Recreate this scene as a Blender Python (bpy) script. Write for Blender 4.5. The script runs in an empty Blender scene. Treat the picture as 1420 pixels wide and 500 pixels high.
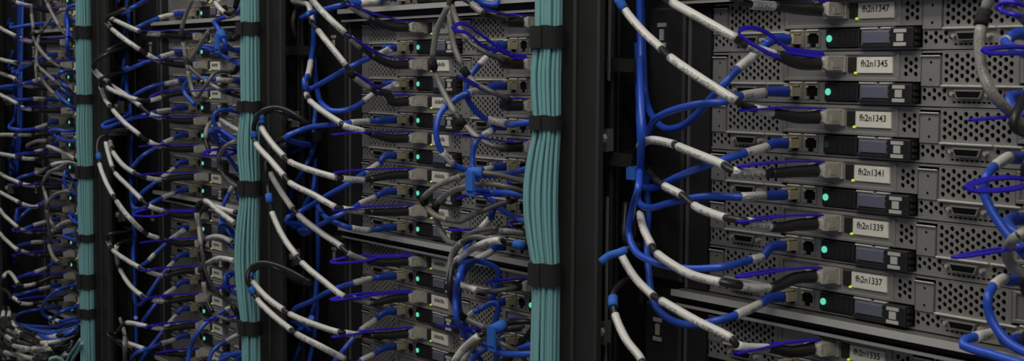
import bpy, bmesh, math, random
from mathutils import Vector, Matrix
random.seed(7)
scene = bpy.context.scene
C = scene.collection

# ------------------------------------------------------------------ camera
F_PX, YAW, PITCH, ROLL = 2000.0, 0.96171, 0.07407, 0.00693
CAM = Vector((0.79516, -0.86187, -0.02900))
FW = Vector((-math.sin(YAW) * math.cos(PITCH), math.cos(YAW) * math.cos(PITCH), -math.sin(PITCH)))
RT0 = Vector((math.cos(YAW), math.sin(YAW), 0))
UP0 = RT0.cross(FW)
RT = RT0 * math.cos(ROLL) + UP0 * math.sin(ROLL)
UP = RT.cross(FW)
cam = bpy.data.cameras.new('camera')
cam.sensor_fit = 'HORIZONTAL'; cam.sensor_width = 36.0
cam.lens = 36.0 * F_PX / 1420.0
cam.clip_start = 0.02; cam.clip_end = 50
cam.dof.use_dof = True; cam.dof.focus_distance = 1.42; cam.dof.aperture_fstop = 22.0
camo = bpy.data.objects.new('camera', cam); C.objects.link(camo)
camo.matrix_world = Matrix(((RT.x, UP.x, -FW.x, CAM.x), (RT.y, UP.y, -FW.y, CAM.y), (RT.z, UP.z, -FW.z, CAM.z), (0, 0, 0, 1)))
scene.camera = camo

# ------------------------------------------------------------------ world, lights, exposure
world = bpy.data.worlds.new('room_air'); scene.world = world
world.use_nodes = True
world.node_tree.nodes['Background'].inputs[0].default_value = (0.80, 0.86, 1.0, 1)
world.node_tree.nodes['Background'].inputs[1].default_value = 0.10
scene.view_settings.view_transform = 'Standard'
scene.view_settings.look = 'None'
scene.view_settings.gamma = 1.0
scene.view_settings.use_curve_mapping = False
scene.view_settings.exposure = -0.12

def area(name, loc, size, sy, power, col, rot):
    l = bpy.data.lights.new(name, 'AREA'); l.shape = 'RECTANGLE'; l.size = size; l.size_y = sy
    l.energy = power; l.color = col
    o = bpy.data.objects.new(name, l); C.objects.link(o); o.location = loc; o.rotation_euler = rot
    return o
# two rows of ceiling tubes above the cold aisle
area('ceiling_tube_row', (-0.6, -0.75, 1.25), 3.6, 0.20, 26, (1.0, 0.97, 0.90), (math.radians(22), 0, 0))
area('ceiling_tube_row', (1.3, -1.55, 1.25), 2.4, 0.35, 22, (1.0, 0.97, 0.90), (math.radians(45), 0, math.radians(-10)))

# ------------------------------------------------------------------ materials
MATS = {}
def mat(name, col, rough=0.5, metal=0.0, noise=0.0, nscale=300.0, bump=0.0, spec=0.5, emit=None, estr=0.0):
    m = bpy.data.materials.new(name); m.use_nodes = True
    nt = m.node_tree; b = nt.nodes['Principled BSDF']
    b.inputs['Base Color'].default_value = (*col, 1); b.inputs['Roughness'].default_value = rough
    b.inputs['Metallic'].default_value = metal
    b.inputs['Specular IOR Level'].default_value = spec
    if emit:
        b.inputs['Emission Color'].default_value = (*emit, 1); b.inputs['Emission Strength'].default_value = estr
    if noise or bump:
        tc = nt.nodes.new('ShaderNodeTexCoord'); nz = nt.nodes.new('ShaderNodeTexNoise')
        nz.inputs['Scale'].default_value = nscale; nz.inputs['Detail'].default_value = 4
        nt.links.new(tc.outputs['Object'], nz.inputs['Vector'])
        if noise:
            mr = nt.nodes.new('ShaderNodeMapRange')
            mr.inputs['To Min'].default_value = 1 - noise; mr.inputs['To Max'].default_value = 1 + noise
            nt.links.new(nz.outputs['Fac'], mr.inputs['Value'])
            mx = nt.nodes.new('ShaderNodeMix'); mx.data_type = 'RGBA'; mx.blend_type = 'MULTIPLY'
            mx.inputs['Factor'].default_value = 1
            mx.inputs['A'].default_value = (*col, 1)
            nt.links.new(mr.outputs['Result'], mx.inputs['B'])
            nt.links.new(mx.outputs['Result'], b.inputs['Base Color'])
        if bump:
            bp = nt.nodes.new('ShaderNodeBump'); bp.inputs['Strength'].default_value = bump; bp.inputs['Distance'].default_value = 0.0005
            nt.links.new(nz.outputs['Fac'], bp.inputs['Height']); nt.links.new(bp.outputs['Normal'], b.inputs['Normal'])
    MATS[name] = m
    return m
mat('zinc', (0.285, 0.275, 0.26), 0.42, 0.4, 0.12, 500)
mat('zinc_bright', (0.66, 0.64, 0.59), 0.35, 0.4, 0.1, 500)  # silver parts; also carries the edge light painted on shelf lips
mat('silver', (0.50, 0.47, 0.41), 0.36, 0.4, 0.45, 260)
mat('node_body', (0.02, 0.02, 0.02), 0.6, 0.2)
mat('chassis_black', (0.016, 0.016, 0.017), 0.55, 0.0, 0.15, 120)
mat('chassis_grey', (0.19, 0.185, 0.18), 0.42, 0.45, 0.12, 300)
mat('rack_black', (0.020, 0.020, 0.018), 0.5, 0.0, 0.12, 60, 0.05)
mat('plastic_black', (0.012, 0.012, 0.012), 0.45)
mat('socket_shade', (0.004, 0.004, 0.004), 0.9, 0, 0, 1, 0, 0.1)  # near-black colour standing for the shade inside socket openings
mat('drive_blue', (0.125, 0.130, 0.175), 0.4, 0.1, 0.08, 300)
mat('tag_white', (0.72, 0.69, 0.60), 0.5, 0, 0.05, 400)
mat('ink', (0.02, 0.02, 0.02), 0.7)
mat('power_led', (0.05, 0.3, 0.22), 0.4, 0, 0, 1, 0, 0.5, (0.12, 0.66, 0.46), 1.0)
mat('power_led_off', (0.03, 0.07, 0.06), 0.3)
mat('link_led', (0.4, 0.6, 0.02), 0.4, 0, 0, 1, 0, 0.5, (0.45, 0.75, 0.02), 0.8)
mat('port_yellow', (0.35, 0.36, 0.03), 0.4, 0, 0, 1, 0, 0.5, (0.5, 0.5, 0.02), 0.12)
mat('cable_blue', (0.020, 0.078, 0.50), 0.38, 0, 0.06, 80)
mat('boot_blue', (0.014, 0.05, 0.38), 0.42)
mat('tie_blue', (0.02, 0.12, 0.50), 0.8, 0, 0.2, 900, 0.3)
mat('tab_violet', (0.022, 0.010, 0.44), 0.4)
mat('cable_black', (0.014, 0.014, 0.015), 0.42)
mat('cable_grey', (0.11, 0.105, 0.10), 0.38)
mat('strap_black', (0.008, 0.008, 0.008), 0.85, 0, 0.25, 900, 0.4)
mat('aqua', (0.185, 0.40, 0.41), 0.38, 0, 0.05, 60)
mat('plug_clear', (0.50, 0.44, 0.30), 0.2, 0.1, 0.2, 400)
mat('floor_tile', (0.22, 0.22, 0.22), 0.35, 0, 0.1, 20)

def sleeve_mat(name, base, ink, seed):
    m = bpy.data.materials.new(name); m.use_nodes = True
    nt = m.node_tree; b = nt.nodes['Principled BSDF']; b.inputs['Roughness'].default_value = 0.38
    uv = nt.nodes.new('ShaderNodeUVMap'); sp = nt.nodes.new('ShaderNodeSeparateXYZ')
    nt.links.new(uv.outputs[0], sp.inputs[0])
    oi = nt.nodes.new('ShaderNodeObjectInfo')
    def math_(op, a, bb=None):
        n = nt.nodes.new('ShaderNodeMath'); n.operation = op
        for i, v in enumerate((a, bb)):
            if v is None: continue
            if isinstance(v, (int, float)): n.inputs[i].default_value = v
            else: nt.links.new(v, n.inputs[i])
        return n.outputs[0]
    # small printed characters in a narrow band around the sleeve, in blocks along its length
    cmb = nt.nodes.new('ShaderNodeCombineXYZ')
    nt.links.new(math_('MULTIPLY', sp.outputs[0], 26.0), cmb.inputs[0])
    nt.links.new(math_('MULTIPLY', sp.outputs[1], 750.0), cmb.inputs[1])
    nt.links.new(math_('MULTIPLY', oi.outputs['Random'], 50.0), cmb.inputs[2])
    nz = nt.nodes.new('ShaderNodeTexNoise'); nz.inputs['Scale'].default_value = 1.0; nz.inputs['Detail'].default_value = 1
    nt.links.new(cmb.outputs[0], nz.inputs['Vector'])
    ch = math_('GREATER_THAN', nz.outputs['Fac'], 0.50)
    cmb2 = nt.nodes.new('ShaderNodeCombineXYZ')
    nt.links.new(math_('MULTIPLY', sp.outputs[1], 65.0), cmb2.inputs[1])
    nt.links.new(math_('MULTIPLY', oi.outputs['Random'], 37.0), cmb2.inputs[2])
    nz2 = nt.nodes.new('ShaderNodeTexNoise'); nz2.inputs['Scale'].default_value = 1.0
    nt.links.new(cmb2.outputs[0], nz2.inputs['Vector'])
    blk = math_('GREATER_THAN', nz2.outputs['Fac'], 0.46)
    fr = math_('FRACT', math_('ADD', math_('MULTIPLY', sp.outputs[0], 2.0), 0.1))
    band = math_('LESS_THAN', math_('ABSOLUTE', math_('SUBTRACT', fr, 0.5)), 0.20)
    f = math_('MULTIPLY', math_('MULTIPLY', ch, blk), band)
    mx = nt.nodes.new('ShaderNodeMix'); mx.data_type = 'RGBA'
    nt.links.new(math_('MULTIPLY', f, 0.75), mx.inputs['Factor'])
    mx.inputs['A'].default_value = (*base, 1); mx.inputs['B'].default_value = (*ink, 1)
    nt.links.new(mx.outputs['Result'], b.inputs['Base Color'])
    MATS[name] = m
sleeve_mat('sleeve_white', (0.60, 0.585, 0.55), (0.05, 0.05, 0.05), 1)
sleeve_mat('sleeve_grey', (0.27, 0.26, 0.235), (0.10, 0.10, 0.10), 2)

# ------------------------------------------------------------------ helpers
def link(name, me, m=None, parent=None, loc=None):
    o = bpy.data.objects.new(name, me); C.objects.link(o)
    if m is not None and not me.materials: me.materials.append(MATS[m])
    if parent is not None: o.parent = parent
    if loc is not None: o.location = loc
    return o
def empty(name, loc=(0, 0, 0)):
    o = bpy.data.objects.new(name, None); C.objects.link(o); o.location = loc; o.empty_display_size = 0.02
    return o
def tag(o, label=None, cat=None, group=None, kind=None):
    if label: o['label'] = label
    if cat: o['category'] = cat
    if group: o['group'] = group
    if kind: o['kind'] = kind
    return o

class MB:
    """collects quads; all sizes in metres, u = x, depth = y, v = z"""
    def __init__(s): s.v = []; s.f = []
    def face(s, pts):
        i = len(s.v); s.v += [tuple(p) for p in pts]; s.f.append(tuple(range(i, i + len(pts))))
    def box(s, x0, x1, y0, y1, z0, z1):
        i = len(s.v)
        s.v += [(x0, y0, z0), (x1, y0, z0), (x1, y1, z0), (x0, y1, z0), (x0, y0, z1), (x1, y0, z1), (x1, y1, z1), (x0, y1, z1)]
        for f in ((0, 3, 2, 1), (4, 5, 6, 7), (0, 1, 5, 4), (1, 2, 6, 5), (2, 3, 7, 6), (3, 0, 4, 7)):
            s.f.append(tuple(i + k for k in f))
        return s
    def cbox(s, x0, x1, y0, y1, z0, z1, c):
        """box whose front (low y) rim is chamfered by c"""
        a = [(x0, y1, z0), (x1, y1, z0), (x1, y1, z1), (x0, y1, z1)]
        b = [(x0, y0 + c, z0), (x1, y0 + c, z0), (x1, y0 + c, z1), (x0, y0 + c, z1)]
        d = [(x0 + c, y0, z0 + c), (x1 - c, y0, z0 + c), (x1 - c, y0, z1 - c), (x0 + c, y0, z1 - c)]
        i = len(s.v); s.v += a + b + d
        s.f.append((i + 3, i + 2, i + 1, i))
        for r in (0, 4):
            for k in range(4):
                j = (k + 1) % 4
                s.f.append((i + r + k, i + r + j, i + r + 4 + j, i + r + 4 + k))
        s.f.append((i + 8, i + 9, i + 10, i + 11))
        return s
    def hole_cell(s, x0, x1, z0, z1, y, t, rx, rz, n=8, rect=False):
        """plate cell facing -y with a hole and its wall"""
        cx, cz = (x0 + x1) / 2, (z0 + z1) / 2
        out = [(x1, cz), (x1, z1), (cx, z1), (x0, z1), (x0, cz), (x0, z0), (cx, z0), (x1, z0)]
        if rect:
            inn = [(cx + rx, cz), (cx + rx, cz + rz), (cx, cz + rz), (cx - rx, cz + rz), (cx - rx, cz), (cx - rx, cz - rz), (cx, cz - rz), (cx + rx, cz - rz)]
        else:
            inn = [(cx + rx * math.cos(k * math.pi / 4), cz + rz * math.sin(k * math.pi / 4)) for k in range(8)]
        i = len(s.v)
        s.v += [(a, y, b) for a, b in out] + [(a, y, b) for a, b in inn] + [(a, y + t, b) for a, b in inn]
        for k in range(8):
            j = (k + 1) % 8
            s.f.append((i + k, i + 8 + k, i + 8 + j, i + j))
            s.f.append((i + 8 + k, i + 16 + k, i + 16 + j, i + 8 + j))
    def perf(s, x0, x1, z0, z1, y, t, cp, rp, r):
        n = max(1, round((x1 - x0) / cp)); m = max(1, round((z1 - z0) / rp))
        cp = (x1 - x0) / n; rp = (z1 - z0) / m
        for c in range(n):
            a, b = x0 + c * cp, x0 + (c + 1) * cp
            off = 0 if c % 2 == 0 else rp / 2
            for k in range(m if c % 2 == 0 else m - 1):
                s.hole_cell(a, b, z0 + off + k * rp, z0 + off + (k + 1) * rp, y, t, r, r)
            if c % 2:
                for q0, q1 in ((z0, z0 + rp / 2), (z1 - rp / 2, z1)):
                    s.face([(a, y, q0), (b, y, q0), (b, y, q1), (a, y, q1)])
    def tube_y(s, cx, cz, r, y0, y1, n=10):
        i = len(s.v)
        for y in (y0, y1):
            s.v += [(cx + r * math.cos(2 * math.pi * k / n), y, cz + r * math.sin(2 * math.pi * k / n)) for k in range(n)]
        for k in range(n):
            j = (k + 1) % n
            s.f.append((i + k, i + j, i + n + j, i + n + k))
        s.f.append(tuple(i + n - 1 - k for k in range(n)) if y0 > y1 else tuple(i + k for k in range(n)))
    def mesh(s, name, m):
        me = bpy.data.meshes.new(name); me.from_pydata(s.v, [], s.f)
        me.materials.append(MATS[m]); me.update()
        return me

MM = 0.001
P_ROW, P_JUMP, RACK = 0.0418, 0.0577, 0.62588
NODE_W = 0.225
def zrow(i):
    c, r = divmod(i, 6)
    return -(r * P_ROW + c * (5 * P_ROW + P_JUMP))
NODE_U0 = (-0.136, 0.089)             # left edge of the left / right column, from the rack origin
def node_origin(k, col, row):
    return Vector((-RACK * k + NODE_U0[col], 0, zrow(row) - 0.0094))

def ray(px, py):
    return FW + RT * ((px - 710) / F_PX) - UP * ((py - 250) / F_PX)
def at_depth(px, py, d):              # point of the aisle d metres in front of the server faces
    D = ray(px, py); t = (-d - CAM.y) / D.y
    return CAM + D * t

ORD = ['first', 'second', 'third', 'fourth', 'fifth', 'sixth', 'seventh']
def where(k, col, row):
    if k == 0:
        n = 1347 - 2 * row
        if col == 0: return 'server fh2n%d' % n
        return 'the server right of fh2n%d' % n
    side = 'left' if col == 0 else 'right'
    if row < 0: s = '%s server above upper shelf' % ORD[-1 - row]
    elif row < 6: s = '%s server below upper shelf' % ORD[row]
    else: s = '%s server below lower shelf' % ORD[row - 6]
    return '%s rack %s column, %s' % (ORD[k], side, s)

# ------------------------------------------------------------------ setting: floor
mb = MB(); mb.box(-4.0, 2.0, -2.6, 1.2, -1.24, -1.20)
tag(link('floor', mb.mesh('floor', 'floor_tile')), kind='structure')

mat('wall_paint', (0.55, 0.55, 0.54), 0.6, 0, 0.05, 8)
for nm, bx in (('wall_back', (-4.0, 2.0, 1.2, 1.24, -1.2, 1.6)), ('wall_left', (-4.04, -4.0, -2.6, 1.2, -1.2, 1.6)), ('ceiling', (-4.0, 2.0, -2.6, 1.2, 1.6, 1.64))):
    mb = MB(); mb.box(*bx); tag(link(nm, mb.mesh(nm, 'wall_paint')), kind='structure')

# ------------------------------------------------------------------ racks
POST_D = 0.085
def rack_frame(k):
    X = -RACK * k
    r = empty('server_rack', (X, 0, -1.2))
    names = ['black server rack holding the servers tagged fh2n1337 to fh2n1347',
             'black server rack, second along the row, between two aqua cable bundles',
             'black server rack, third along the row', 'black server rack, fourth along the row']
    tag(r, names[k], 'rack', 'server racks in the row')
    z0, z1 = 0.0, 2.1
    def part(name, m, fn):
        b = MB(); fn(b); return link(name, b.mesh(name, m), None, r)
    part('post_cover', 'rack_black', lambda b: (b.cbox(-0.262, -0.2235, -POST_D, -0.066, z0, z1, 0.002), b.cbox(-0.2225, -0.1925, -POST_D + 0.002, -0.076, z0, z1, 0.002)))
    part('post', 'rack_black', lambda b: (b.box(-0.258, -0.2235, -0.066, -0.060, z0, z1), b.box(-0.2815, -0.258, -0.052, -0.046, z0, z1)))
    if k < 1: part('edge_strip', 'zinc', lambda b: (b.box(-0.2265, -0.2240, -0.0450, -0.0435, 1.165, 1.36), b.box(-0.2265, -0.2240, -0.0450, -0.0435, 0.86, 1.06)))
    part('side_wall', 'chassis_black', lambda b: b.box(-0.2845, -0.2815, -0.046, 0.30, z0, z1))
    part('rear_wall', 'chassis_black', lambda b: b.box(-0.284, 0.342, 0.32, 0.33, z0, z1))
    part('channel_wall', 'chassis_black', lambda b: b.box(-0.281, -0.168, 0.055, 0.059, z0, z1))
    part('mounting_rail', 'chassis_black', lambda b: (b.box(-0.216, -0.168, 0.004, 0.010, z0, z1), b.box(-0.219, -0.216, 0.004, 0.050, z0, z1)))
    part('base', 'rack_black', lambda b: b.box(-0.284, 0.342, -0.06, 0.33, 0, 0.05))
    part('top', 'rack_black', lambda b: b.box(-0.284, 0.342, -0.06, 0.33, 2.1, 2.14))
    for z in (-0.088, -0.262, 0.176, -0.52):
        br = part('bracket', 'chassis_grey', lambda b: (b.box(-0.219, -0.208, -0.059, -0.0575, 1.2 + z - 0.010, 1.2 + z + 0.010), b.box(-0.219, -0.217, -0.0575, -0.045, 1.2 + z - 0.010, 1.2 + z + 0.010)))
        b = MB(); b.tube_y(-0.2125, 1.2 + z + 0.002, 0.0042, -0.063, -0.059, 6)
        link('bolt', b.mesh('bolt', 'zinc_bright'), None, br)
    return r
for k in range(4): rack_frame(k)

# chassis: shell with six rows of two server bays
def chassis(k, c):
    X = -RACK * k
    zb = zrow(6 * c + 5) - 0.0094; zt = zrow(6 * c) - 0.0094 + P_ROW
    r = empty('server_chassis', (X, 0, zb))
    H = zt - zb
    w = {-1: 'above its upper shelf', 0: 'between its two shelves', 1: 'below its lower shelf'}[c]
    if k == 0: w = {-1: 'above fh2n1347', 0: 'above the metal shelf', 1: 'below the metal shelf'}[c]
    tag(r, 'dark metal twelve-bay server chassis in the %s rack, %s' % (ORD[k], w), 'chassis', 'server chassis in the racks')
    def part(name, m, fn, parent=r):
        b = MB(); fn(b); return link(name, b.mesh(name, m), None, parent)
    part('side_panel', 'chassis_black', lambda b: b.box(-0.164, -0.1375, -0.002, 0.30, 0, H))
    part('side_panel', 'chassis_black', lambda b: b.box(0.3155, 0.3375, -0.002, 0.30, 0, H))
    part('side_edge', 'chassis_grey', lambda b: b.box(-0.1640, -0.1620, -0.004, -0.002, 0, H))
    part('back_panel', 'chassis_black', lambda b: b.box(-0.164, 0.3375, 0.30, 0.305, 0, H))
    part('shelf', 'chassis_grey', lambda b: b.box(-0.166, 0.3395, -0.016, 0.30, -0.0045, -0.0010))
    part('shelf_lip', 'zinc_bright', lambda b: (b.box(-0.166, 0.3395, -0.0185, -0.016, -0.0060, -0.0006),))  # light along the shelf edge put into a brighter metal
    part('shelf_gap_shade', 'chassis_black', lambda b: b.box(-0.166, 0.3395, -0.006, 0.29, -0.0125, -0.0045))  # solid black fill standing for the shaded gap under the shelf
    part('top_edge', 'zinc_bright', lambda b: b.box(-0.166, 0.3395, -0.0130, -0.0115, H + 0.0002, H + 0.0026))  # edge light put into the metal colour here too
    part('top_plate', 'chassis_black', lambda b: b.box(-0.166, 0.3395, -0.0115, 0.30, H + 0.0006, H + 0.0026))
    e = part('mounting_ear', 'chassis_black', lambda b: b.cbox(-0.2135, -0.1655, -0.008, 0.0035, 0.004, H - 0.002, 0.002))
    zc = H - 0.026
    part('release_mark', 'zinc_bright', lambda b: (b.box(-0.2005, -0.1895, -0.0092, -0.0080, zc + 0.007, zc + 0.0105),
         b.box(-0.1975, -0.1925, -0.0092, -0.0080, zc - 0.005, zc + 0.005), b.box(-0.2005, -0.1895, -0.0092, -0.0080, zc - 0.0105, zc - 0.007)), e)
    return r
for k in range(4):
    for c in ((-1, 0, 1)):
        chassis(k, c)

# ------------------------------------------------------------------ server node: meshes of one, shared by all
def m_(*a): return [v * MM for v in a]
PART = {}
def defpart(name, m, fn):
    b = MB(); fn(b); PART[name] = b.mesh(name, m)
W = 225.0
def B(b, x0, x1, y0, y1, z0, z1): b.box(*m_(x0, x1, y0, y1, z0, z1))
def CB(b, x0, x1, y0, y1, z0, z1, c): b.cbox(*m_(x0, x1, y0, y1, z0, z1), c * MM)

def f_body(b):          # sheet-metal tray: floor, lid, sides, bulkhead set deep and blackened as shade behind the vent holes
    B(b, 0.4, W - 0.4, 1.5, 240, 0.3, 1.3); B(b, 0.4, W - 0.4, 1.5, 240, 40.1, 41.1)
    B(b, 0.4, 1.4, 1.5, 240, 1.3, 40.1); B(b, W - 1.4, W - 0.4, 1.5, 240, 1.3, 40.1)
    B(b, 1.4, W - 1.4, 60, 61, 1.3, 40.1)
defpart('body', 'node_body', f_body)
def f_seam(b):          # folded front rims of lid and floor
    B(b, 0.4, W - 0.4, -0.8, 1.5, 0.2, 1.6)
    B(b, 0.4, 19, -0.2, 1.5, 39.4, 40.9); B(b, 19, W - 0.4, -0.6, 1.5, 40.2, 41.1)
defpart('rim', 'zinc', f_seam)
def f_bracket(b):
    b.hole_cell(*m_(0.8, 18.2, 28, 36.5, -1.2, 1.2, 1.3, 1.3))
    b.hole_cell(*m_(0.8, 18.2, 15, 24, -1.2, 1.2, 1.3, 1.3))
    b.face([Vector(p) * MM for p in ((0.8, -1.2, 24), (18.2, -1.2, 24), (18.2, -1.2, 28), (0.8, -1.2, 28))])
    B(b, 0.8, 1.4, -1.2, 3, 15, 36.5); B(b, 17.6, 18.2, -1.2, 3, 15, 36.5)
defpart('slot_bracket', 'zinc', f_bracket)
defpart('bracket_lip', 'zinc_bright', lambda b: CB(b, 0.8, 18.2, -2.6, -1.0, 36.5, 37.6, 0.4))
def f_vent(b):
    b.perf(*m_(20.5, 80.5, 16.8, 39.8, -0.4, 1.4), 4.55 * MM, 5.3 * MM, 2.0 * MM)
    B(b, 19.2, 20.5, -0.4, 1.0, 15.6, 40.1); B(b, 80.5, 85.5, -0.4, 1.0, 15.6, 40.1)
    B(b, 20.5, 80.5, -0.4, 1.0, 15.6, 16.8); B(b, 20.5, 80.5, -0.4, 1.0, 39.8, 40.1)
    B(b, 84.5, 85.5, -0.4, 8, 15.6, 40.1)
defpart('vent_grille', 'zinc', f_vent)
def f_low(b):
    b.perf(*m_(1.0, 28.3, 3.2, 14.6, -0.2, 1.4), 4.55 * MM, 5.7 * MM, 2.0 * MM)
    B(b, 1.0, 28.3, -0.2, 1.0, 1.6, 3.2)
    n = 9
    for i in range(n):
        a = 28.3 + i * 38.7 / n
        b.hole_cell(*m_(a, a + 38.7 / n, 2.0, 5.2, -0.2, 1.4, 1.5, 0.75), rect=True)
    B(b, 28.3, 67, -0.2, 1.0, 1.6, 2.0); B(b, 28.3, 67, -0.2, 1.0, 5.2, 14.6)
    b.perf(*m_(67, 85.2, 3.2, 13.6, -0.2, 1.4), 4.55 * MM, 5.2 * MM, 2.0 * MM)
    B(b, 67, 85.2, -0.2, 1.0, 1.6, 3.2); B(b, 85.2, 91.8, -0.2, 1.0, 1.6, 14.6)
    B(b, 67, 85.2, -0.2, 1.0, 13.6, 14.6)
    # web between and around the ports
    B(b, 91.8, 131.8, -0.2, 1.0, 1.6, 2.6); B(b, 91.8, 131.8, -0.2, 1.0, 15.4, 17.2)
    B(b, 107.2, 109.4, -0.2, 1.0, 2.6, 15.4); B(b, 124.2, 131.8, -0.2, 1.0, 2.6, 15.4)
defpart('lower_panel', 'zinc', f_low)
LIPS = ((20, 66, -3.2, 14.6, 15.9), (67.6, 91, -3.2, 14.6, 15.9), (92.5, 106, -1.8, 15.6, 17.0), (110, 123, -1.8, 15.6, 17.0), (167, 184, -2.6, 15.9, 17.2), (187, 200, -2.6, 15.9, 17.2))
for i, (a, c, y, z0, z1) in enumerate(LIPS):
    defpart('ledge%d' % i, 'zinc_bright', lambda b: CB(b, a, c, y, 0, z0, z1, 0.35))
def trapezoid(b, x0, x1, z0, z1, sl, y0, y1):
    a = [(x0 + sl, z0), (x1 - sl, z0), (x1, z1), (x0, z1)]
    i = len(b.v)
    for y in (y0, y1): b.v += [(p * MM, y * MM, q * MM) for p, q in a]
    b.f += [(i, i + 1, i + 2, i + 3)] + [(i + 4 + j, i + 4 + (j + 1) % 4, i + (j + 1) % 4, i + j) for j in range(4)]
defpart('video_connector', 'zinc', lambda b: (trapezoid(b, 33, 58, 6.6, 12.6, 2.4, -4.6, 0)))
defpart('connector_socket', 'socket_shade', lambda b: trapezoid(b, 34.4, 56.6, 7.2, 11.6, 1.9, -4.75, -4.6))
defpart('connector_screw', 'silver', lambda b: b.tube_y(0, 0, 1.7 * MM, -4.2 * MM, 0, 6))
def f_port(b):          # RJ45 jack: frame with a stepped opening
    B(b, 0, 15, -1.0, 0.6, 11.2, 12.4); B(b, 0, 1.2, -1.0, 0.6, 0, 11.2); B(b, 13.8, 15, -1.0, 0.6, 0, 11.2)
    B(b, 1.2, 4.2, -1.0, 0.6, 0, 3.0); B(b, 10.8, 13.8, -1.0, 0.6, 0, 3.0)
    B(b, 1.2, 3.2, -1.0, 0.6, 9.6, 11.2); B(b, 11.8, 13.8, -1.0, 0.6, 9.6, 11.2)
defpart('ethernet_port', 'zinc', f_port)
defpart('port_socket', 'socket_shade', lambda b: B(b, 1.0, 14, 0.7, 12, 0.2, 11.2))
defpart('port_light', 'port_yellow', lambda b: (B(b, 1.3, 3.1, -1.2, -1.0, 9.7, 11.0),))
def f_panel(b):
    CB(b, 131.8, 166.2, -2.6, 1, 2.6, 16.6, 0.5)
    for i in range(17):
        B(b, 133 + i * 1.95, 133.8 + i * 1.95, -3.2, -2.6, 14.6, 16.4)
        B(b, 133 + i * 1.95, 133.8 + i * 1.95, -3.2, -2.6, 2.8, 4.2)
    for i in range(4): B(b, 143 + i * 5.5, 146.6 + i * 5.5, -3.0, -2.6, 5.2, 13.4)
defpart('power_panel', 'plastic_black', f_panel)
def f_led(b): b.tube_y(0, 0, 2.7 * MM, -3.4 * MM, 0, 12)
defpart('power_light', 'power_led', f_led)
defpart('power_light_off', 'power_led_off', f_led)
def f_drive(b):
    CB(b, 167.5, 200.5, -2.0, 1, 1.8, 16, 0.5)
    CB(b, 170.5, 198.5, -4.2, -2.0, 4.8, 14.6, 0.8)
defpart('drive_tray', 'drive_blue', f_drive)
defpart('drive_strip', 'plastic_black', lambda b: CB(b, 168.0, 200.5, -5.0, -2.0, 1.7, 4.2, 0.4))
def f_latch(b):
    CB(b, 201, 222.5, -8.0, 1, 1.6, 16.8, 0.8)
    for i in range(3): CB(b, 198.6, 201, -6.4, -1, 3.0 + 4.6 * i, 5.6 + 4.6 * i, 0.5)
    for i in range(3): CB(b, 222.5, 224.4, -6.4, -1, 3.0 + 4.6 * i, 5.6 + 4.6 * i, 0.5)
defpart('latch', 'plastic_black', f_latch)
def f_imark(b):
    B(b, 205.2, 216.8, -8.6, -8.0, 12.8, 15.4); B(b, 207.8, 214.2, -8.6, -8.0, 6.4, 12.0); B(b, 205.2, 216.8, -8.6, -8.0, 2.8, 5.4)
defpart('latch_mark', 'zinc_bright', f_imark)
def f_card(b):
    b.perf(*m_(208, 222.0, 21, 37.2, 0.0, 1.2), 4.66 * MM, 5.4 * MM, 2.0 * MM)
    B(b, 208, 224.4, 0, 1, 18.2, 21); B(b, 208, 224.4, 0, 1, 37.2, 40.2); B(b, 222, 224.4, 0, 1, 21, 37.2)
    B(b, 86, 130, 0, 1, 18.2, 40.2); B(b, 152.5, 208, 0, 1, 18.2, 40.2)
    B(b, 130, 152.5, 0, 1, 18.2, 25.6); B(b, 130, 152.5, 0, 1, 37.4, 40.2)
    CB(b, 86, 205, -1.4, 0, 18.0, 20.6, 0.4); CB(b, 86, 205, -1.4, 0, 38.2, 40.2, 0.4)
    CB(b, 202, 205, -1.4, 0, 20.6, 38.2, 0.3); CB(b, 86, 89, -1.4, 0, 20.6, 38.2, 0.3)
defpart('card_panel', 'zinc', f_card)
def f_cage(b):
    B(b, 129.6, 131.2, -3.0, 3, 25.0, 38.0); B(b, 151.4, 153, -3.0, 3, 25.0, 38.0)
    B(b, 131.2, 151.4, -3.0, 3, 36.6, 38.0); B(b, 131.2, 151.4, -3.0, 3, 25.0, 26.2)
defpart('transceiver_cage', 'silver', f_cage)
defpart('cage_socket', 'socket_shade', lambda b: B(b, 131.2, 151.4, 1.5, 2.5, 26.2, 36.6))
defpart('card_slot', 'plastic_black', lambda b: (CB(b, 154.5, 162, -1.6, 0, 25, 36.6, 0.4),))
defpart('slot_clip', 'silver', lambda b: (B(b, 156.2, 157.6, -2.2, -1.6, 26, 35.6), B(b, 159.2, 160.4, -2.2, -1.6, 26, 35.6)))
defpart('link_light', 'link_led', lambda b: b.tube_y(162.4 * MM, 24.4 * MM, 0.9 * MM, -2.0 * MM, 0, 8))
defpart('name_tag', 'tag_white', lambda b: CB(b, 163.5, 198.5, -1.3, 0, 24.2, 36.4, 0.3))

def f_blur(b):          # print too small and far to read: a row of short dark strokes
    w = random.Random(3)
    for i in range(8):
        x = 170.5 + i * 2.7
        B(b, x, x + w.uniform(1.3, 1.9), -1.5, -1.3, 29.4, 32.6 + w.choice((0, 1.2)))
defpart('lettering', 'ink', f_blur)
def text_mesh(s, size, m):
    cu = bpy.data.curves.new('lettering', 'FONT'); cu.body = s; cu.size = size; cu.offset = size * 0.018; cu.align_x = 'CENTER'; cu.align_y = 'CENTER'
    o = bpy.data.objects.new('lettering', cu); C.objects.link(o)
    bpy.context.view_layer.update()
    me = bpy.data.meshes.new_from_object(o.evaluated_get(bpy.context.evaluated_depsgraph_get()))
    bpy.data.objects.remove(o); bpy.data.curves.remove(cu)
    me.materials.clear(); me.materials.append(MATS[m])
    me.transform(Matrix.Rotation(math.pi / 2, 4, 'X'))
    return me

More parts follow.
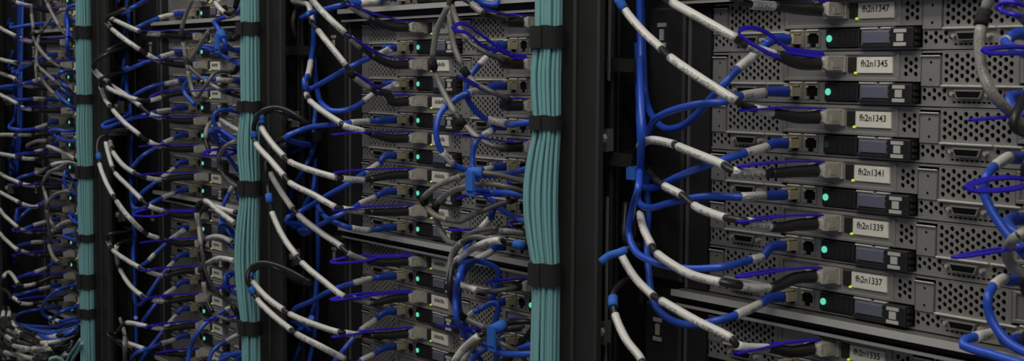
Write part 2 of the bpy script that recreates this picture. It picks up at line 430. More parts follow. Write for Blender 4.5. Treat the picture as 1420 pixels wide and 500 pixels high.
TAGNO = {}
for row in range(-1, 7):
    TAGNO[(0, 0, row)] = 1347 - 2 * row; TAGNO[(0, 1, row)] = 1348 - 2 * row
OFF = {(0, 0, 2)}
def server(k, col, row):
    r = empty('server_node', node_origin(k, col, row))
    if k == 0:
        lab = ('grey half-width server tagged fh2n%d' % (1347 - 2 * row)) if col == 0 else 'grey half-width server right of the one tagged fh2n%d' % (1347 - 2 * row)
    else:
        lab = 'grey server, ' + where(k, col, row)
    tag(r, lab, 'server', 'half-width servers in the chassis')
    P = lambda n, nm=None, parent=None, loc=None: link(nm or n, PART[n], None, parent or r, loc)
    P('body'); P('rim'); br = P('slot_bracket'); P('bracket_lip', None, br); P('vent_grille'); P('lower_panel'); [P('ledge%d' % i, 'ledge') for i in range(6)]
    vc = P('video_connector'); P('connector_socket', None, vc)
    P('connector_screw', None, vc, m_(30.2, 0, 9.6)); P('connector_screw', None, vc, m_(60.8, 0, 9.6))
    for u in (92.0, 109.3):
        e = P('ethernet_port', None, None, m_(u, 0, 2.8)); P('port_socket', None, e); P('port_light', None, e)
    pp = P('power_panel')
    P('power_light_off' if (k, col, row) in OFF else 'power_light', 'power_light', pp, m_(136, 0, 9.4))
    d = P('drive_tray'); P('drive_strip', None, d)
    l = P('latch'); P('latch_mark', None, l)
    c = P('card_panel'); P('transceiver_cage', None, c); P('cage_socket', None, c); sl = P('card_slot', None, c); P('link_light', None, c)
    t = P('name_tag')
    n = TAGNO.get((k, col, row))
    if n:
        me = text_mesh('fh2n%d' % n, 0.0071, 'ink')
        link('lettering', me, None, t, (0.181, -0.00145, 0.0314))
    elif k in (1, 2): link('lettering', PART['lettering'], None, t)
    return r
ROWS = {0: range(0, 7), 1: range(-1, 10), 2: range(-1, 12), 3: range(-2, 12)}
for k in range(4):
    for row in ROWS[k]:
        for col in (0, 1): server(k, col, row)

# ------------------------------------------------------------------ cables
def catmull(pts, step):
    """centripetal Catmull-Rom through pts, resampled evenly; also returns arc length at each control point"""
    n = len(pts); out = []; ctrl = []
    P = [pts[0] * 2 - pts[1]] + list(pts) + [pts[-1] * 2 - pts[-2]]
    L = 0.0
    for i in range(1, n):
        p0, p1, p2, p3 = P[i - 1], P[i], P[i + 1], P[i + 2]
        t0 = 0.0; t1 = t0 + max((p1 - p0).length, 1e-6) ** 0.5; t2 = t1 + max((p2 - p1).length, 1e-6) ** 0.5; t3 = t2 + max((p3 - p2).length, 1e-6) ** 0.5
        m = max(3, int((p2 - p1).length / (step * 0.5)))
        for j in range(m):
            t = t1 + (t2 - t1) * j / m
            a1 = p0 * ((t1 - t) / (t1 - t0)) + p1 * ((t - t0) / (t1 - t0))
            a2 = p1 * ((t2 - t) / (t2 - t1)) + p2 * ((t - t1) / (t2 - t1))
            a3 = p2 * ((t3 - t) / (t3 - t2)) + p3 * ((t - t2) / (t3 - t2))
            b1 = a1 * ((t2 - t) / (t2 - t0)) + a2 * ((t - t0) / (t2 - t0))
            b2 = a2 * ((t3 - t) / (t3 - t1)) + a3 * ((t - t1) / (t3 - t1))
            c = b1 * ((t2 - t) / (t2 - t1)) + b2 * ((t - t1) / (t2 - t1))
            if out: L += (c - out[-1]).length
            if j == 0: ctrl.append(L)
            out.append(c)
    L += (pts[-1] - out[-1]).length
    out.append(pts[-1].copy()); ctrl.append(L)
    acc = [0.0]
    for i in range(1, len(out)): acc.append(acc[-1] + (out[i] - out[i - 1]).length)
    return out, acc, ctrl
class Path:
    def __init__(s, pts, step=0.005):
        s.raw, s.acc, s.ctrl = catmull(pts, step); s.L = s.acc[-1]; s.step = step
    def at(s, l):
        l = min(max(l, 0), s.L)
        lo, hi = 0, len(s.acc) - 1
        while hi - lo > 1:
            m = (lo + hi) // 2
            if s.acc[m] <= l: lo = m
            else: hi = m
        d = s.acc[hi] - s.acc[lo]
        return s.raw[lo].lerp(s.raw[hi], (l - s.acc[lo]) / d if d > 1e-9 else 0)
    def sample(s, l0, l1):
        n = max(2, int((l1 - l0) / s.step) + 1)
        return [s.at(l0 + (l1 - l0) * i / n) for i in range(n + 1)]
def tube_mesh(name, pts, r, m, n=10, r1=None, org=Vector((0, 0, 0)), sy=1.0):
    V, Fc, uvs = [], [], []
    T = []
    for i in range(len(pts)):
        a = pts[max(i - 1, 0)]; b = pts[min(i + 1, len(pts) - 1)]
        t = (b - a); T.append(t.normalized() if t.length > 1e-9 else Vector((0, -1, 0)))
    up = Vector((0, 0, 1)) if abs(T[0].z) < 0.9 else Vector((0, 1, 0))
    N = (up - T[0] * up.dot(T[0])).normalized()
    L = 0
    for i, p in enumerate(pts):
        N = (N - T[i] * N.dot(T[i]))
        N = N.normalized() if N.length > 1e-6 else T[i].orthogonal().normalized()
        Bn = T[i].cross(N)
        if i: L += (p - pts[i - 1]).length
        rr = r if r1 is None else r + (r1 - r) * i / (len(pts) - 1)
        for k in range(n):
            a = 2 * math.pi * k / n
            V.append(p + N * (rr * math.cos(a) * sy) + Bn * (rr * math.sin(a)) - org)
            uvs.append((k / n, L))
    for i in range(len(pts) - 1):
        for k in range(n):
            j = (k + 1) % n
            Fc.append((i * n + k, i * n + j, (i + 1) * n + j, (i + 1) * n + k))
    nb = len(Fc)
    Fc.append(tuple(range(n - 1, -1, -1))); e = (len(pts) - 1) * n; Fc.append(tuple(e + k for k in range(n)))
    me = bpy.data.meshes.new(name); me.from_pydata([tuple(v) for v in V], [], Fc)
    me.materials.append(MATS[m])
    uvl = me.uv_layers.new(name='UVMap')
    for pi, poly in enumerate(me.polygons):
        poly.use_smooth = pi < nb
        for li in poly.loop_indices:
            vi = me.loops[li].vertex_index; u, v = uvs[vi]
            if pi < nb and vi % n == 0 and (pi % n) == n - 1: u = 1.0
            uvl.data[li].uv = (u, v)
    me.update()
    return me

GRID = {}
CELL = 0.012
def settle(pts, base, r, k):
    """nudge a cable in depth, away from cables already laid, so that crossing cables lie over one another"""
    pts = [p.copy() for p in pts]; X = -RACK * k
    best, bestn = None, 1e9
    for it in range(28):
        path = Path(pts, 0.006); smp = path.sample(0, path.L); n = len(smp); push = {}; bad = 0
        for i, c in enumerate(smp):
            l = path.L * i / (n - 1)
            if l < path.ctrl[base] * 0.8: continue
            key = (int(c.x // CELL), int(c.y // CELL), int(c.z // CELL))
            for ax in (-1, 0, 1):
                for ay in (-1, 0, 1):
                    for az in (-1, 0, 1):
                        for q, rq in GRID.get((key[0] + ax, key[1] + ay, key[2] + az), ()):
                            g = (c - q).length - (r + rq + 0.0004)
                            if g < 0:
                                bad += 1
                                j = min(range(base, len(pts)), key=lambda t: abs(path.ctrl[t] - l))
                                sg = 1 if (-c.y) >= (-q.y) else -1
                                if it > 12: sg = 1
                                push[j] = push.get(j, 0) + sg * (-g)
        if bad < bestn: best, bestn = [p.copy() for p in pts], bad
        if not bad: break
        for j, v in push.items():
            p = pts[j]; d = -p.y + max(-0.004, min(0.004, v)); d = max(0.008, d)
            D = p - CAM; t = (-d - CAM.y) / D.y; q = CAM + D * t
            if q.x < X - 0.184 and 0.042 < d < 0.096: continue
            if d < 0.05 and q.x < X - 0.272: continue
            if q.x > X + 0.31 and d > 0.074 and k > 0: continue
            pts[j] = q
    path = Path(best, 0.004)
    for c in path.sample(0, path.L):
        GRID.setdefault((int(c.x // CELL), int(c.y // CELL), int(c.z // CELL)), []).append((c, r))
    return best
def parse(s):
    """'px,py:depth_mm' points (seen position plus distance in front of the server faces), brackets mark sleeves"""
    pts, marks, start = [], [], None
    for tk in s.split():
        if tk in '[(<': start = (tk, len(pts))
        elif tk in '])>': marks.append((start[0], start[1], len(pts) - 1))
        elif tk in 'tbT': marks.append((tk, len(pts) - 1, len(pts) - 1))
        else:
            d = None
            if ':' in tk: tk, d = tk.split(':'); d = float(d) * MM
            x, y = tk.split(','); pts.append([float(x), float(y), d])
    return pts, marks
def depths(pts, portx, dmax, dend):
    """fill in missing depths: straight out of the port first, then easing to the channel depth"""
    n = len(pts); reach = n
    for i, p in enumerate(pts):
        if p[2] is None and portx is not None:
            D = ray(p[0], p[1]); t = (portx - CAM.x) / D.x; d = -(CAM.y + t * D.y)
            if d >= dmax: reach = i; break
            p[2] = max(d, 0.03)
        elif p[2] is not None: reach = i + 1; break
    if portx is None: reach = 0
    if reach < n and pts[reach][2] is None: pts[reach][2] = dmax
    if pts[-1][2] is None: pts[-1][2] = dend
    known = [i for i in range(n) if pts[i][2] is not None]
    for i in range(n):
        if pts[i][2] is None:
            a = max(j for j in known if j < i); b = min(j for j in known if j > i)
            w = (i - a) / (b - a); w = w * w * (3 - 2 * w)
            pts[i][2] = pts[a][2] * (1 - w) + pts[b][2] * w
    return [at_depth(x, y, d) for x, y, d in pts]

def route(k, pts):
    """keep a cable out of the rack post: pass in front of its cover and turn into the channel past its right edge"""
    X = -RACK * k; out = []; idx = []; prev = None
    XE = X - 0.184
    def on_ray(p, d):
        D = p - CAM; t = (-d - CAM.y) / D.y
        return CAM + D * t
    for p in pts:
        d = -p.y
        if p.x < XE and 0.040 < d < 0.098:
            q = on_ray(p, 0.098) if (prev is None or prev == 'front' or d > 0.066) else on_ray(p, 0.036)
            p = q; d = -p.y
        if d < 0.045 and p.x < X - 0.270: p = Vector((X - 0.270, p.y, p.z))
        zone = 'free' if p.x >= XE else ('front' if d > 0.066 else 'back')
        if out:
            a = out[-1]
            W1 = lambda t: Vector((X - 0.170, -0.099, a.z + (p.z - a.z) * t)); W2 = lambda t: Vector((X - 0.168, -0.056, a.z + (p.z - a.z) * t))
            if prev == 'front' and zone != 'front' and d < 0.092: out.append(W1(0.35))
            if zone == 'back' and (prev == 'front' or (prev == 'free' and -a.y > 0.062)): out.append(W2(0.65))
            if prev == 'back' and (zone == 'front' or (zone == 'free' and d > 0.062)): out.append(W2(0.35))
            if zone == 'front' and prev != 'front' and -a.y < 0.092: out.append(W1(0.65))
        idx.append(len(out)); out.append(p); prev = zone
    return out, idx
def remap(marks, idx): return [(m, idx[a], idx[b]) if m in '[(<tbT' else (m, a, b) for m, a, b in marks]
STEP = {0: 0.004, 1: 0.006, 2: 0.008, 3: 0.009}
NS = {0: 12, 1: 10, 2: 8, 3: 8}
CNT = [0]
def jit():
    CNT[0] += 1
    return ((CNT[0] * 7) % 11 - 5) * 0.0016
def sleeves(root, path, marks, base, k, r):
    for kind, a, b in marks:
        la, lb = path.ctrl[a + base], path.ctrl[b + base]
        if kind in 'tbT':
            h = {'t': 0.0055, 'b': 0.005, 'T': 0.0075}[kind]; la, lb = la - h, lb + h
        if lb - la < 0.004: lb = la + 0.004
        nm, m, rr = {'[': ('label_sleeve', 'sleeve_white', r + 0.0007), '(': ('clear_sleeve', 'sleeve_grey', r + 0.0005),
                     't': ('hook_loop_tie', 'tie_blue', r + 0.0014), 'T': ('hook_loop_tie', 'tie_blue', r + 0.0030), 'b': ('band', 'strap_black', r + 0.0016),
                     '<': ('label_sleeve', 'sleeve_white', r + 0.0006)}[kind]
        link(nm, tube_mesh(nm, path.sample(la, lb), rr, m, NS[k], None, root.location), None, root)
        if kind == 'T':      # loose tail of the tie hanging down
            c = path.at((la + lb) / 2) - root.location; b = MB()
            b.box(c.x - 0.006, c.x + 0.006, c.y - rr - 0.0012, c.y - rr + 0.0004, c.z - 0.022, c.z + 0.002)
            b.box(c.x - 0.006, c.x + 0.006, c.y - rr - 0.0026, c.y - rr - 0.0012, c.z - 0.017, c.z + 0.001)
            link('tie_tail', b.mesh('tie_tail', 'tie_blue'), None, root)

def eth(k, col, row, s, dmax=0.085, dend=0.02, auto=None, label=None):
    o = node_origin(k, col, row); p = o + Vector((0.0995, 0, 0.0090))
    root = empty('patch_cable', p)
    tag(root, label or 'blue patch cable, ' + where(k, col, row) if k else (label or 'blue patch cable plugged into ' + where(k, col, row)), 'cable', 'blue patch cables in the racks')
    px, marks = parse(s)
    body, ix = route(k, depths(px, p.x, dmax + jit(), dend)); marks = remap(marks, ix)
    pts = settle([p + Vector((0, -0.010, 0)), p + Vector((0, -0.026, 0))] + body, 2, 0.0036, k)
    path = Path(pts, STEP[k]); r = 0.0031
    link('jacket', tube_mesh('jacket', path.sample(0, path.L), r, 'cable_blue', NS[k], None, p), None, root)
    link('boot', tube_mesh('boot', path.sample(0.001, 0.028), 0.0046, 'boot_blue', NS[k], 0.0036, p), None, root)
    if auto: marks.append(('auto', auto[0], auto[1]))
    for mk in [m for m in marks if m[0] == 'auto']:
        link('label_sleeve', tube_mesh('label_sleeve', path.sample(mk[1], mk[2]), r + 0.0008, 'sleeve_white', NS[k], None, p), None, root)
    sleeves(root, path, [m for m in marks if m[0] != 'auto'], 2, k, r)
    b = MB(); b.cbox(-0.0055, 0.0055, -0.0115, 0.006, -0.0036, 0.0036, 0.0008)
    pl = link('plug', b.mesh('plug', 'plug_clear'), None, root)
    b = MB(); b.box(-0.0025, 0.0025, -0.0125, 0.001, 0.0044, 0.0056); link('plug_clip', b.mesh('plug_clip', 'plug_clear'), None, pl)

def tab_mesh(path, org, roll, wide):
    V, Fc = [], []; n = 22
    for side in (-1, 1):
        base = len(V)
        for i in range(n + 1):
            t = i / n; c = path.at(path.L * t); a = path.at(path.L * t - 0.001); bb = path.at(path.L * t + 0.001)
            T = (bb - a).normalized(); lat = T.cross(Vector((0, 0, 1))).normalized(); up = lat.cross(T)
            l2 = lat * math.cos(roll) + up * math.sin(roll); n2 = l2.cross(T)
            if t < 0.45: off = 0.0016
            else:
                q = (t - 0.45) / 0.55; off = 0.0016 + wide * math.sin(math.pi * min(1, q ** 0.8)) ** 0.75
                if i == n: off = 0.0004
            w = 0.0019; h = 0.0007
            for dw, dh in ((-w, -h), (w, -h), (w, h), (-w, h)): V.append(c + l2 * (side * off + dw) + n2 * dh - org)
        for i in range(n):
            for j in range(4):
                Fc.append((base + i * 4 + j, base + i * 4 + (j + 1) % 4, base + i * 4 + 4 + (j + 1) % 4, base + i * 4 + 4 + j))
        Fc.append((base + 3, base + 2, base + 1, base)); Fc.append(tuple(base + n * 4 + j for j in range(4)))
    me = bpy.data.meshes.new('pull_tab'); me.from_pydata([tuple(v) for v in V], [], Fc); me.materials.append(MATS['tab_violet']); me.update()
    return me

def ib(k, col, row, s, dmax=0.105, dend=0.03, tab=0.105, roll=0.0, wide=0.0025, tabpath=None, jacket='cable_black', label=None, r=0.0029):
    o = node_origin(k, col, row); p = o + Vector((0.1413, 0, 0.0314))
    root = empty('data_cable', p)
    kind = 'white-sleeved black cable' if '[' in s or not s else 'grey-sleeved data cable'
    tag(root, label or (kind + ', ' + where(k, col, row) if k else kind + ' plugged into ' + where(k, col, row)), 'cable', 'sleeved data cables in the racks')
    if s:
        px, marks = parse(s)
        body, ix = route(k, depths(px, p.x, dmax + jit(), dend)); marks = remap(marks, ix)
        pts = settle([p + Vector((0, -0.018, 0)), p + Vector((0, -0.042, 0))] + body, 2, r + 0.0005, k)
        path = Path(pts, STEP[k])
        link('jacket', tube_mesh('jacket', path.sample(0, path.L), r, jacket, NS[k], None, p), None, root)
        link('strain_relief', tube_mesh('strain_relief', path.sample(0.001, 0.052), 0.0062, 'plastic_black', NS[k], 0.0046, p, 0.85), None, root)
        sleeves(root, path, marks, 2, k, r)
    b = MB(); b.cbox(-0.0094, 0.0094, -0.0215, 0.001, -0.0050, 0.0048, 0.0018); b.cbox(-0.0080, 0.0080, -0.0180, -0.004, 0.0046, 0.0058, 0.0005); b.box(-0.0098, -0.0092, -0.015, -0.005, -0.003, 0.003); b.box(0.0092, 0.0098, -0.015, -0.005, -0.003, 0.003)
    link('connector', b.mesh('connector', 'silver'), None, root)
    if tab or tabpath:
        q = p + Vector((0, -0.014, 0.0068))
        if tabpath: tp = [q, q + Vector((0, -0.02, 0.001))] + depths(parse(tabpath)[0], p.x, 0.12, 0.11)
        else: tp = [q, q + Vector((0, -0.4 * tab, 0.0012)), q + Vector((0.001, -0.75 * tab, 0.0)), q + Vector((0.002, -tab + 0.014, -0.001))]
        pt = Path(tp, 0.004)
        link('pull_tab', tab_mesh(pt, p, roll, wide), None, root)

def loose(k, s, label, m='cable_blue', r=0.0031, name='patch_cable', dmax=0.09, dend=0.03, group=None, cat='cable'):
    px, marks = parse(s)
    pts, ix = route(k, depths(px, None, dmax, dend)); marks = remap(marks, ix)
    pts = settle(pts, 0, r + 0.0004, k)
    root = empty(name, pts[0]); tag(root, label, cat, group or ('blue patch cables in the racks' if 'blue' in m else 'sleeved data cables in the racks'))
    path = Path(pts, STEP[k])
    link('jacket', tube_mesh('jacket', path.sample(0, path.L), r, m, NS[k], None, pts[0]), None, root)
    sleeves(root, path, marks, 0, k, r)
    return root

# ---- first rack, left column
ib(0, 0, 0, '[ 1083,9 1041,6 ] 1028,2 [ 1015,-4 935,-40 ] 905,-60')
ib(0, 0, 1, '[ 1076,76:68 1034,63:90 ] 1026,58 [ 1021,54:112 933,4 ] 922,-2 905,-14 890,-40:15', tabpath='1085,68 1050,53 1024,46', roll=1.0, wide=0.009, dend=0.015)
ib(0, 0, 2, '[ 1090,160 1047,151 ] 1034,147 [ 1021,140 975,111 930,80 ] [ 918,68:90 890,42:80 866,13:72 ] 861,5:74 t 856,-8:76 858,-30:74')
ib(0, 0, 3, '[ 1058,240 1016,237 ] [ 1004,229 968,214 941,203 ] [ 935,200 905,194:70 887,203:45 ] 881,215:32 880,260:22 880,330:15', dend=0.015)
ib(0, 0, 4, '[ 1078,315 1036,307 ] 1020,304 [ 1007,302 985,295 963,285 ] [ 945,270 922,258:75 ] 905,243:50 890,215:25 888,150:15', dend=0.015)
ib(0, 0, 5, '[ 1072,398 1028,396 ] [ 1000,391 955,379 912,352 ] [ 904,341 893,318:75 888,296:55 ] 888,270:35 888,220:20 888,170:15', dend=0.015)
ib(0, 0, 6, '[ 1072,483 1022,478 ] [ 1015,470 965,444 918,417 ] [ 906,410 880,384 863,356 ] 860,348:70 866,330:45 868,280:25')
loose(0, '893,520:110 [ 890,500:105 868,470 853,436 ] 850,418:88 t 853,402:78 868,389:60 885,388:40 890,420:20', 'white-sleeved black cable with blue tie looping beside the black post below the shelf', 'cable_black', 0.0029, 'data_cable')
tag(loose(0, '833,363:100 845,354:95 858,350:92 868,346:86', 'bright blue hook-and-loop strip sticking out beside the black post', 'tie_blue', 0.0034, 'hook_loop_strip', group='hook-and-loop strips'), cat='strip')

eth(0, 0, 0, '1060,63 [ 1048,75 1023,96 ] 1003,118 985,137 965,160 942,176 918,176 903,158:35 895,130:20 892,80 890,20 888,-40', dend=0.014)
eth(0, 0, 1, '[ 1060,128 1028,133 ] 1003,141 970,144 925,156 905,170 897,188:40 892,170:26 889,120 888,60 886,-30', dend=0.02)
eth(0, 0, 2, '[ 1065,203 1034,212 ] 985,227 940,245 905,260 892,258:50 889,240:30 890,180 887,80:12', dend=0.012)
eth(0, 0, 3, '[ 1060,271 1028,273 ] 980,272 930,281 902,288 887,282:55 884,262:35 888,225:18 886,150 884,60', dend=0.012)
eth(0, 0, 4, '[ 1057,356 1041,360 ] 1000,370 950,372 905,362 880,346 872,322:70 877,290:55 885,262:42 887,238:34', dend=0.03)
eth(0, 0, 5, '[ 1054,421 1021,436 ] 985,446 955,450 925,440 906,418 900,380:60 897,335:45 899,295:32 896,250:22', dend=0.018)
eth(0, 0, 6, '1055,505 1030,520', dend=0.07)
# ---- first rack, right column
ib(0, 1, 0, '( 1425,172:75 1400,154:92 1375,128:108 1362,95 1358,60 1360,36 ) 1362,25 b ( 1366,14 1374,-8:100 ) 1380,-25:90', dmax=0.1, tab=None, r=0.0030)
ib(0, 1, 1, '1405,172:90 1440,190:60', dmax=0.09, tab=0.118, roll=0.5)
loose(0, '1440,52:75 1420,27:98 ( 1405,14:104 1392,2 ) 1385,-20', 'grey data cable with violet pull tab entering from above the top right server', 'cable_grey', 0.0029, 'data_cable', dend=0.1)
tagstrip = loose(0, '1430,26:92 1405,20:104 1388,14:108 1383,9:109 1388,4:108 1405,3:104 1422,8:98', 'violet pull-tab loop hanging over the top right server', 'tab_violet', 0.0016, 'pull_strap', group='violet pull straps'); tag(tagstrip, cat='strap')
eth(0, 1, 0, '[ 1396,56:42 1393,57:46 ] 1398,62:55 1412,70 1440,85:70', dmax=0.05, dend=0.07)
eth(0, 1, 1, '1412,132:30 1400,134:44 1404,150:50 1440,175:60', dmax=0.05, dend=0.06)
eth(0, 1, 2, '[ 1400,217:38 1379,231:58 ] 1367,246:72 1364,262 1370,282 1388,312 1410,340 1440,372:70', dend=0.07)
eth(0, 1, 3, '1408,300:30 1398,304:40 1402,316:50 1440,340:55', dend=0.06)
eth(0, 1, 4, '[ 1392,386:44 1377,397:60 ] 1370,412:72 1371,432 1380,452 1398,474 1430,492:70', dend=0.07)
eth(0, 1, 5, '[ 1387,462:40 1352,467:68 ] 1340,470:78 1333,476:82 1345,482 1375,491 1430,508:80', dend=0.08)
ib(0, 1, 2, '1420,240:60 1440,250:50', tab=0.128)
ib(0, 1, 3, '( 1436,314:80 1412,326 1400,338 1396,352 1404,368 1440,388:60 )', tab=0.13, roll=0.6, wide=0.004, dmax=0.1, dend=0.06, r=0.0030)
ib(0, 1, 4, '1420,400:60 1440,420:50', tab=0.14)
ib(0, 1, 5, '1425,470:60 1440,490:50', tab=None)

# ---- second rack, left column
ib(1, 0, -1, '', tab=None)
ib(1, 0, 0, '( 512,25 485,8 ) 478,0 468,-15 450,-50', tabpath='545,26 515,18 478,5', wide=0.003)
ib(1, 0, 1, '( 500,66 486,52 ) [ 479,46 455,24 433,0 ] 425,-10 410,-40', tabpath='545,80 520,72 478,47', wide=0.003)
ib(1, 0, 2, '540,131 520,126 ( 514,123 491,107 ) 487,101 b [ 480,91 460,66 442,43 ] [ 433,31 405,0 ] 395,-15', tab=0.10, tabpath='545,133 520,120 488,98')
ib(1, 0, 3, '[ 505,182 476,174 ] [ 473,171 450,156 430,140 ] [ 427,135 425,130 ] 427,120:80 432,100:50 434,60:25', tab=0.118)
ib(1, 0, 4, '[ 505,249 475,247 ] [ 468,246 435,237 402,224 ] [ 394,217 375,196 363,177:118 ] 362,167:116 t 365,158:110 377,152:95 395,158:75 408,175:55 414,195:35', tab=0.115, dmax=0.115)
ib(1, 0, 5, '[ 504,293 475,289 ] [ 466,287 435,270 402,253 ] [ 394,244 375,222 355,199:122 ] 352,186:120 t 353,170:118 362,155:112 380,149:95 405,156:70 415,180:40', tab=0.118, dmax=0.12)
ib(1, 0, 6, '( 508,361 482,350 ) [ 474,342 443,321 414,298 ] [ 406,289 390,266 375,240 ] 371,225:105 374,210:90 395,190:60 412,180:35', tab=0.12, wide=0.006, roll=0.3)
ib(1, 0, 7, '( 517,420 489,413 ) [ 478,411 447,388 419,364 ] [ 412,355 392,327 377,294 ] 375,284 373,275:115 t 371,255:112 369,235:108 374,215:95 398,200:60', tab=0.12, roll=0.3)
ib(1, 0, 8, '[ 500,464 478,461 ] [ 470,460 435,449 402,435 ] [ 393,429 370,412 351,391:120 ] 347,383:118 t 352,374:114 368,367:105 385,374:90 398,395:60 405,420:35', tab=0.118, dmax=0.115)
ib(1, 0, 9, '530,512 505,510 [ 478,497 445,480 412,463 ] [ 404,457 380,438 357,415:122 ] 349,402:120 t 343,388:118 347,372:114 362,364:108 385,368:90 405,390:50', tab=None, dmax=0.12)
eth(1, 0, -1, '[ 525,2 500,4 ] 485,4 470,8 450,13 430,18 420,22:50 432,10:25 434,-30', dend=0.02)
eth(1, 0, 0, '[ 541,67 524,76 ] 513,80 487,92 455,110 432,122 423,122 422,112:70 [ 427,105:62 431,85:50 ] 434,60:30 435,10', dend=0.015)
eth(1, 0, 1, '[ 550,116 527,128 ] [ 517,131 504,141 ] 485,151 465,154 450,147 441,130:55 437,100:35 436,60 436,10', dend=0.015)
eth(1, 0, 2, '[ 512,168 486,170 ] 478,171 455,173 420,179 396,190 386,201 390,210 402,211 417,206 431,192:30 437,160:20', dend=0.015)
eth(1, 0, 3, '[ 525,227 506,239 ] 484,254 455,270 420,291 396,304 386,307 391,292 405,265 424,230:40 436,200:25 437,150', dend=0.015)
eth(1, 0, 4, '[ 520,273 498,283 ] 485,291 462,302 438,315 422,324 415,320 415,306 422,285:55 434,262:30 437,220', dend=0.02)
eth(1, 0, 5, '[ 513,319 487,316 ] 478,313 460,306 447,296 440,284:45 438,265:25 438,230', dend=0.02)
eth(1, 0, 6, '[ 515,386 490,392 ] 465,400 432,417 407,434 396,446 402,458 420,452:60 434,430:30 440,380', dend=0.02)
eth(1, 0, 7, '[ 521,443 500,458 ] 488,471 475,487 462,504', dend=0.06)
eth(1, 0, 8, '[ 518,491 500,500 ] 485,510', dend=0.08)
eth(1, 0, 9, '530,520 500,530', dend=0.08)
loose(1, '440,290:20 441,340 440,400 438,450 428,505', 'blue cable running straight down the second rack cable channel', dmax=0.03)
loose(1, '432,440:45 425,460 405,505:50', 'blue cable slanting down at the foot of the second rack channel', dmax=0.05)
loose(1, '418,-12:60 ( 416,2 411,12 ) 406,30:40 412,60:25', 'grey-sleeved cable hanging at the head of the second rack channel', 'cable_grey', 0.0028, 'data_cable')

# ---- second rack, right column
G = dict(jacket='cable_grey', r=0.0025)
ib(1, 1, 0, '700,28:52 ( 670,18 655,6 ) 645,-6 640,-30', tabpath='715,22 680,15 642,0', wide=0.002, dend=0.09)
ib(1, 1, 1, '705,88:45 672,72:78 ( 650,56 640,44 630,20 626,4 ) 625,-4 b 622,-30', tabpath='712,78 672,58 645,39 627,40', roll=0.9, wide=0.006, dend=0.09, **G)
ib(1, 1, 2, '705,140:48 680,126:72 ( 660,115 648,104 ) 645,100 b ( 640,90 630,65 625,40 624,12 ) 627,-10', tabpath='712,138 680,128 634,104', wide=0.003, dend=0.085, **G)
ib(1, 1, 3, '700,205:54 683,202:70 ( 664,192 643,172 ) 640,169 b ( 632,158 615,128 603,100 ) 601,90 b ( 600,80 606,42 622,6 ) 628,-15', tabpath='712,197 680,193 627,186', dend=0.105, **G)
ib(1, 1, 4, '715,272:35 690,284:62 668,293:82 ( 663,294 650,301 636,307 ) 632,307 ( 620,304 605,299 592,287 ) 587,278 b ( 588,273 608,257 640,244 ) 660,239:105 T 690,242:90 735,256:60 760,270:45', tabpath='705,268 650,270 632,276', dmax=0.11, **G)
ib(1, 1, 5, '738,322:40 ( 728,324:46 700,320:70 680,322 655,328 ) 646,333 b ( 632,338 618,331 607,310 604,293 ) 604,285 b ( 608,279 625,266 662,256 ) 700,258:95 735,270:65 760,285:50', tabpath='715,320 660,318 622,319', dmax=0.105, **G)
ib(1, 1, 6, '715,398:45 680,404:70 [ 662,402:88 634,391 ] 626,380 ( 624,370 630,350 642,334 ) 655,322:90 690,315:60', dmax=0.1, tab=0.06, **G)
ib(1, 1, 7, '725,452:40 690,455:66 ( 672,453 645,441 ) 640,438 b ( 634,430 626,408 623,380 627,352 641,335 ) 660,328:100 700,336:85 740,345:60', dmax=0.108, tabpath='700,452 660,455 607,450', **G)
ib(1, 1, 8, '740,447:45 715,446:60 700,449:72 690,454:80 T 668,463 [ 664,465 645,480 628,503 ] 620,515', dmax=0.1, tab=None, dend=0.1)
ib(1, 1, 9, '730,505:45 700,478:75 ( 668,470 652,484 640,503 ) 635,515', dmax=0.1, tab=None, dend=0.1, **G)
loose(1, '745,345:60 720,339:85 t 700,335:92 [ 694,333 675,336 650,348 632,362 ] 626,375 623,400:92 632,425:85', 'white-sleeved cable bent over the lower shelf of the second rack', 'cable_black', 0.0029, 'data_cable', dend=0.08)
eth(1, 1, 0, '690,66 [ 676,79 664,91 ] 655,101 647,118 648,136 658,152 672,164 [ 677,166 703,172 ] 722,171:78 748,168:72 770,168:60', dend=0.06)
eth(1, 1, 1, '680,122 [ 672,123 650,129 ] 632,137 612,155 605,176 606,194 611,207 [ 613,210 629,227 ] 645,236 665,242 690,243 712,239 737,232:72 760,226:60', dmax=0.095, dend=0.06)
eth(1, 1, 2, '[ 683,180 670,188 ] 661,195 656,208 655,222 658,240 663,256 675,272 693,288 713,301 737,307:70 760,310:60', dend=0.06)
eth(1, 1, 3, '[ 682,233 668,237 ] 655,242 651,252 658,262 680,266 710,268 740,272:60', dend=0.06)
eth(1, 1, 4, '682,300 [ 679,303 666,318 ] 652,334 645,350 642,375 637,400:78 633,430', dend=0.07)
eth(1, 1, 5, '[ 682,348 660,360 ] 648,370 640,385 636,405 637,428 645,450 662,470 690,486 740,477:65 765,470:50', dend=0.06)
eth(1, 1, 6, '690,374 665,362 645,366:80 636,385 632,410 633,440 648,462 680,482 700,490 742,490:68 770,488:50', dmax=0.092, dend=0.06)
eth(1, 1, 7, '690,419 668,427 [ 658,432 649,440 ] 640,452 650,475 668,502', dend=0.08)
eth(1, 1, 8, '690,478 660,492 650,510', dend=0.08)
eth(1, 1, -1, '690,6 665,2 650,-10', dend=0.08)

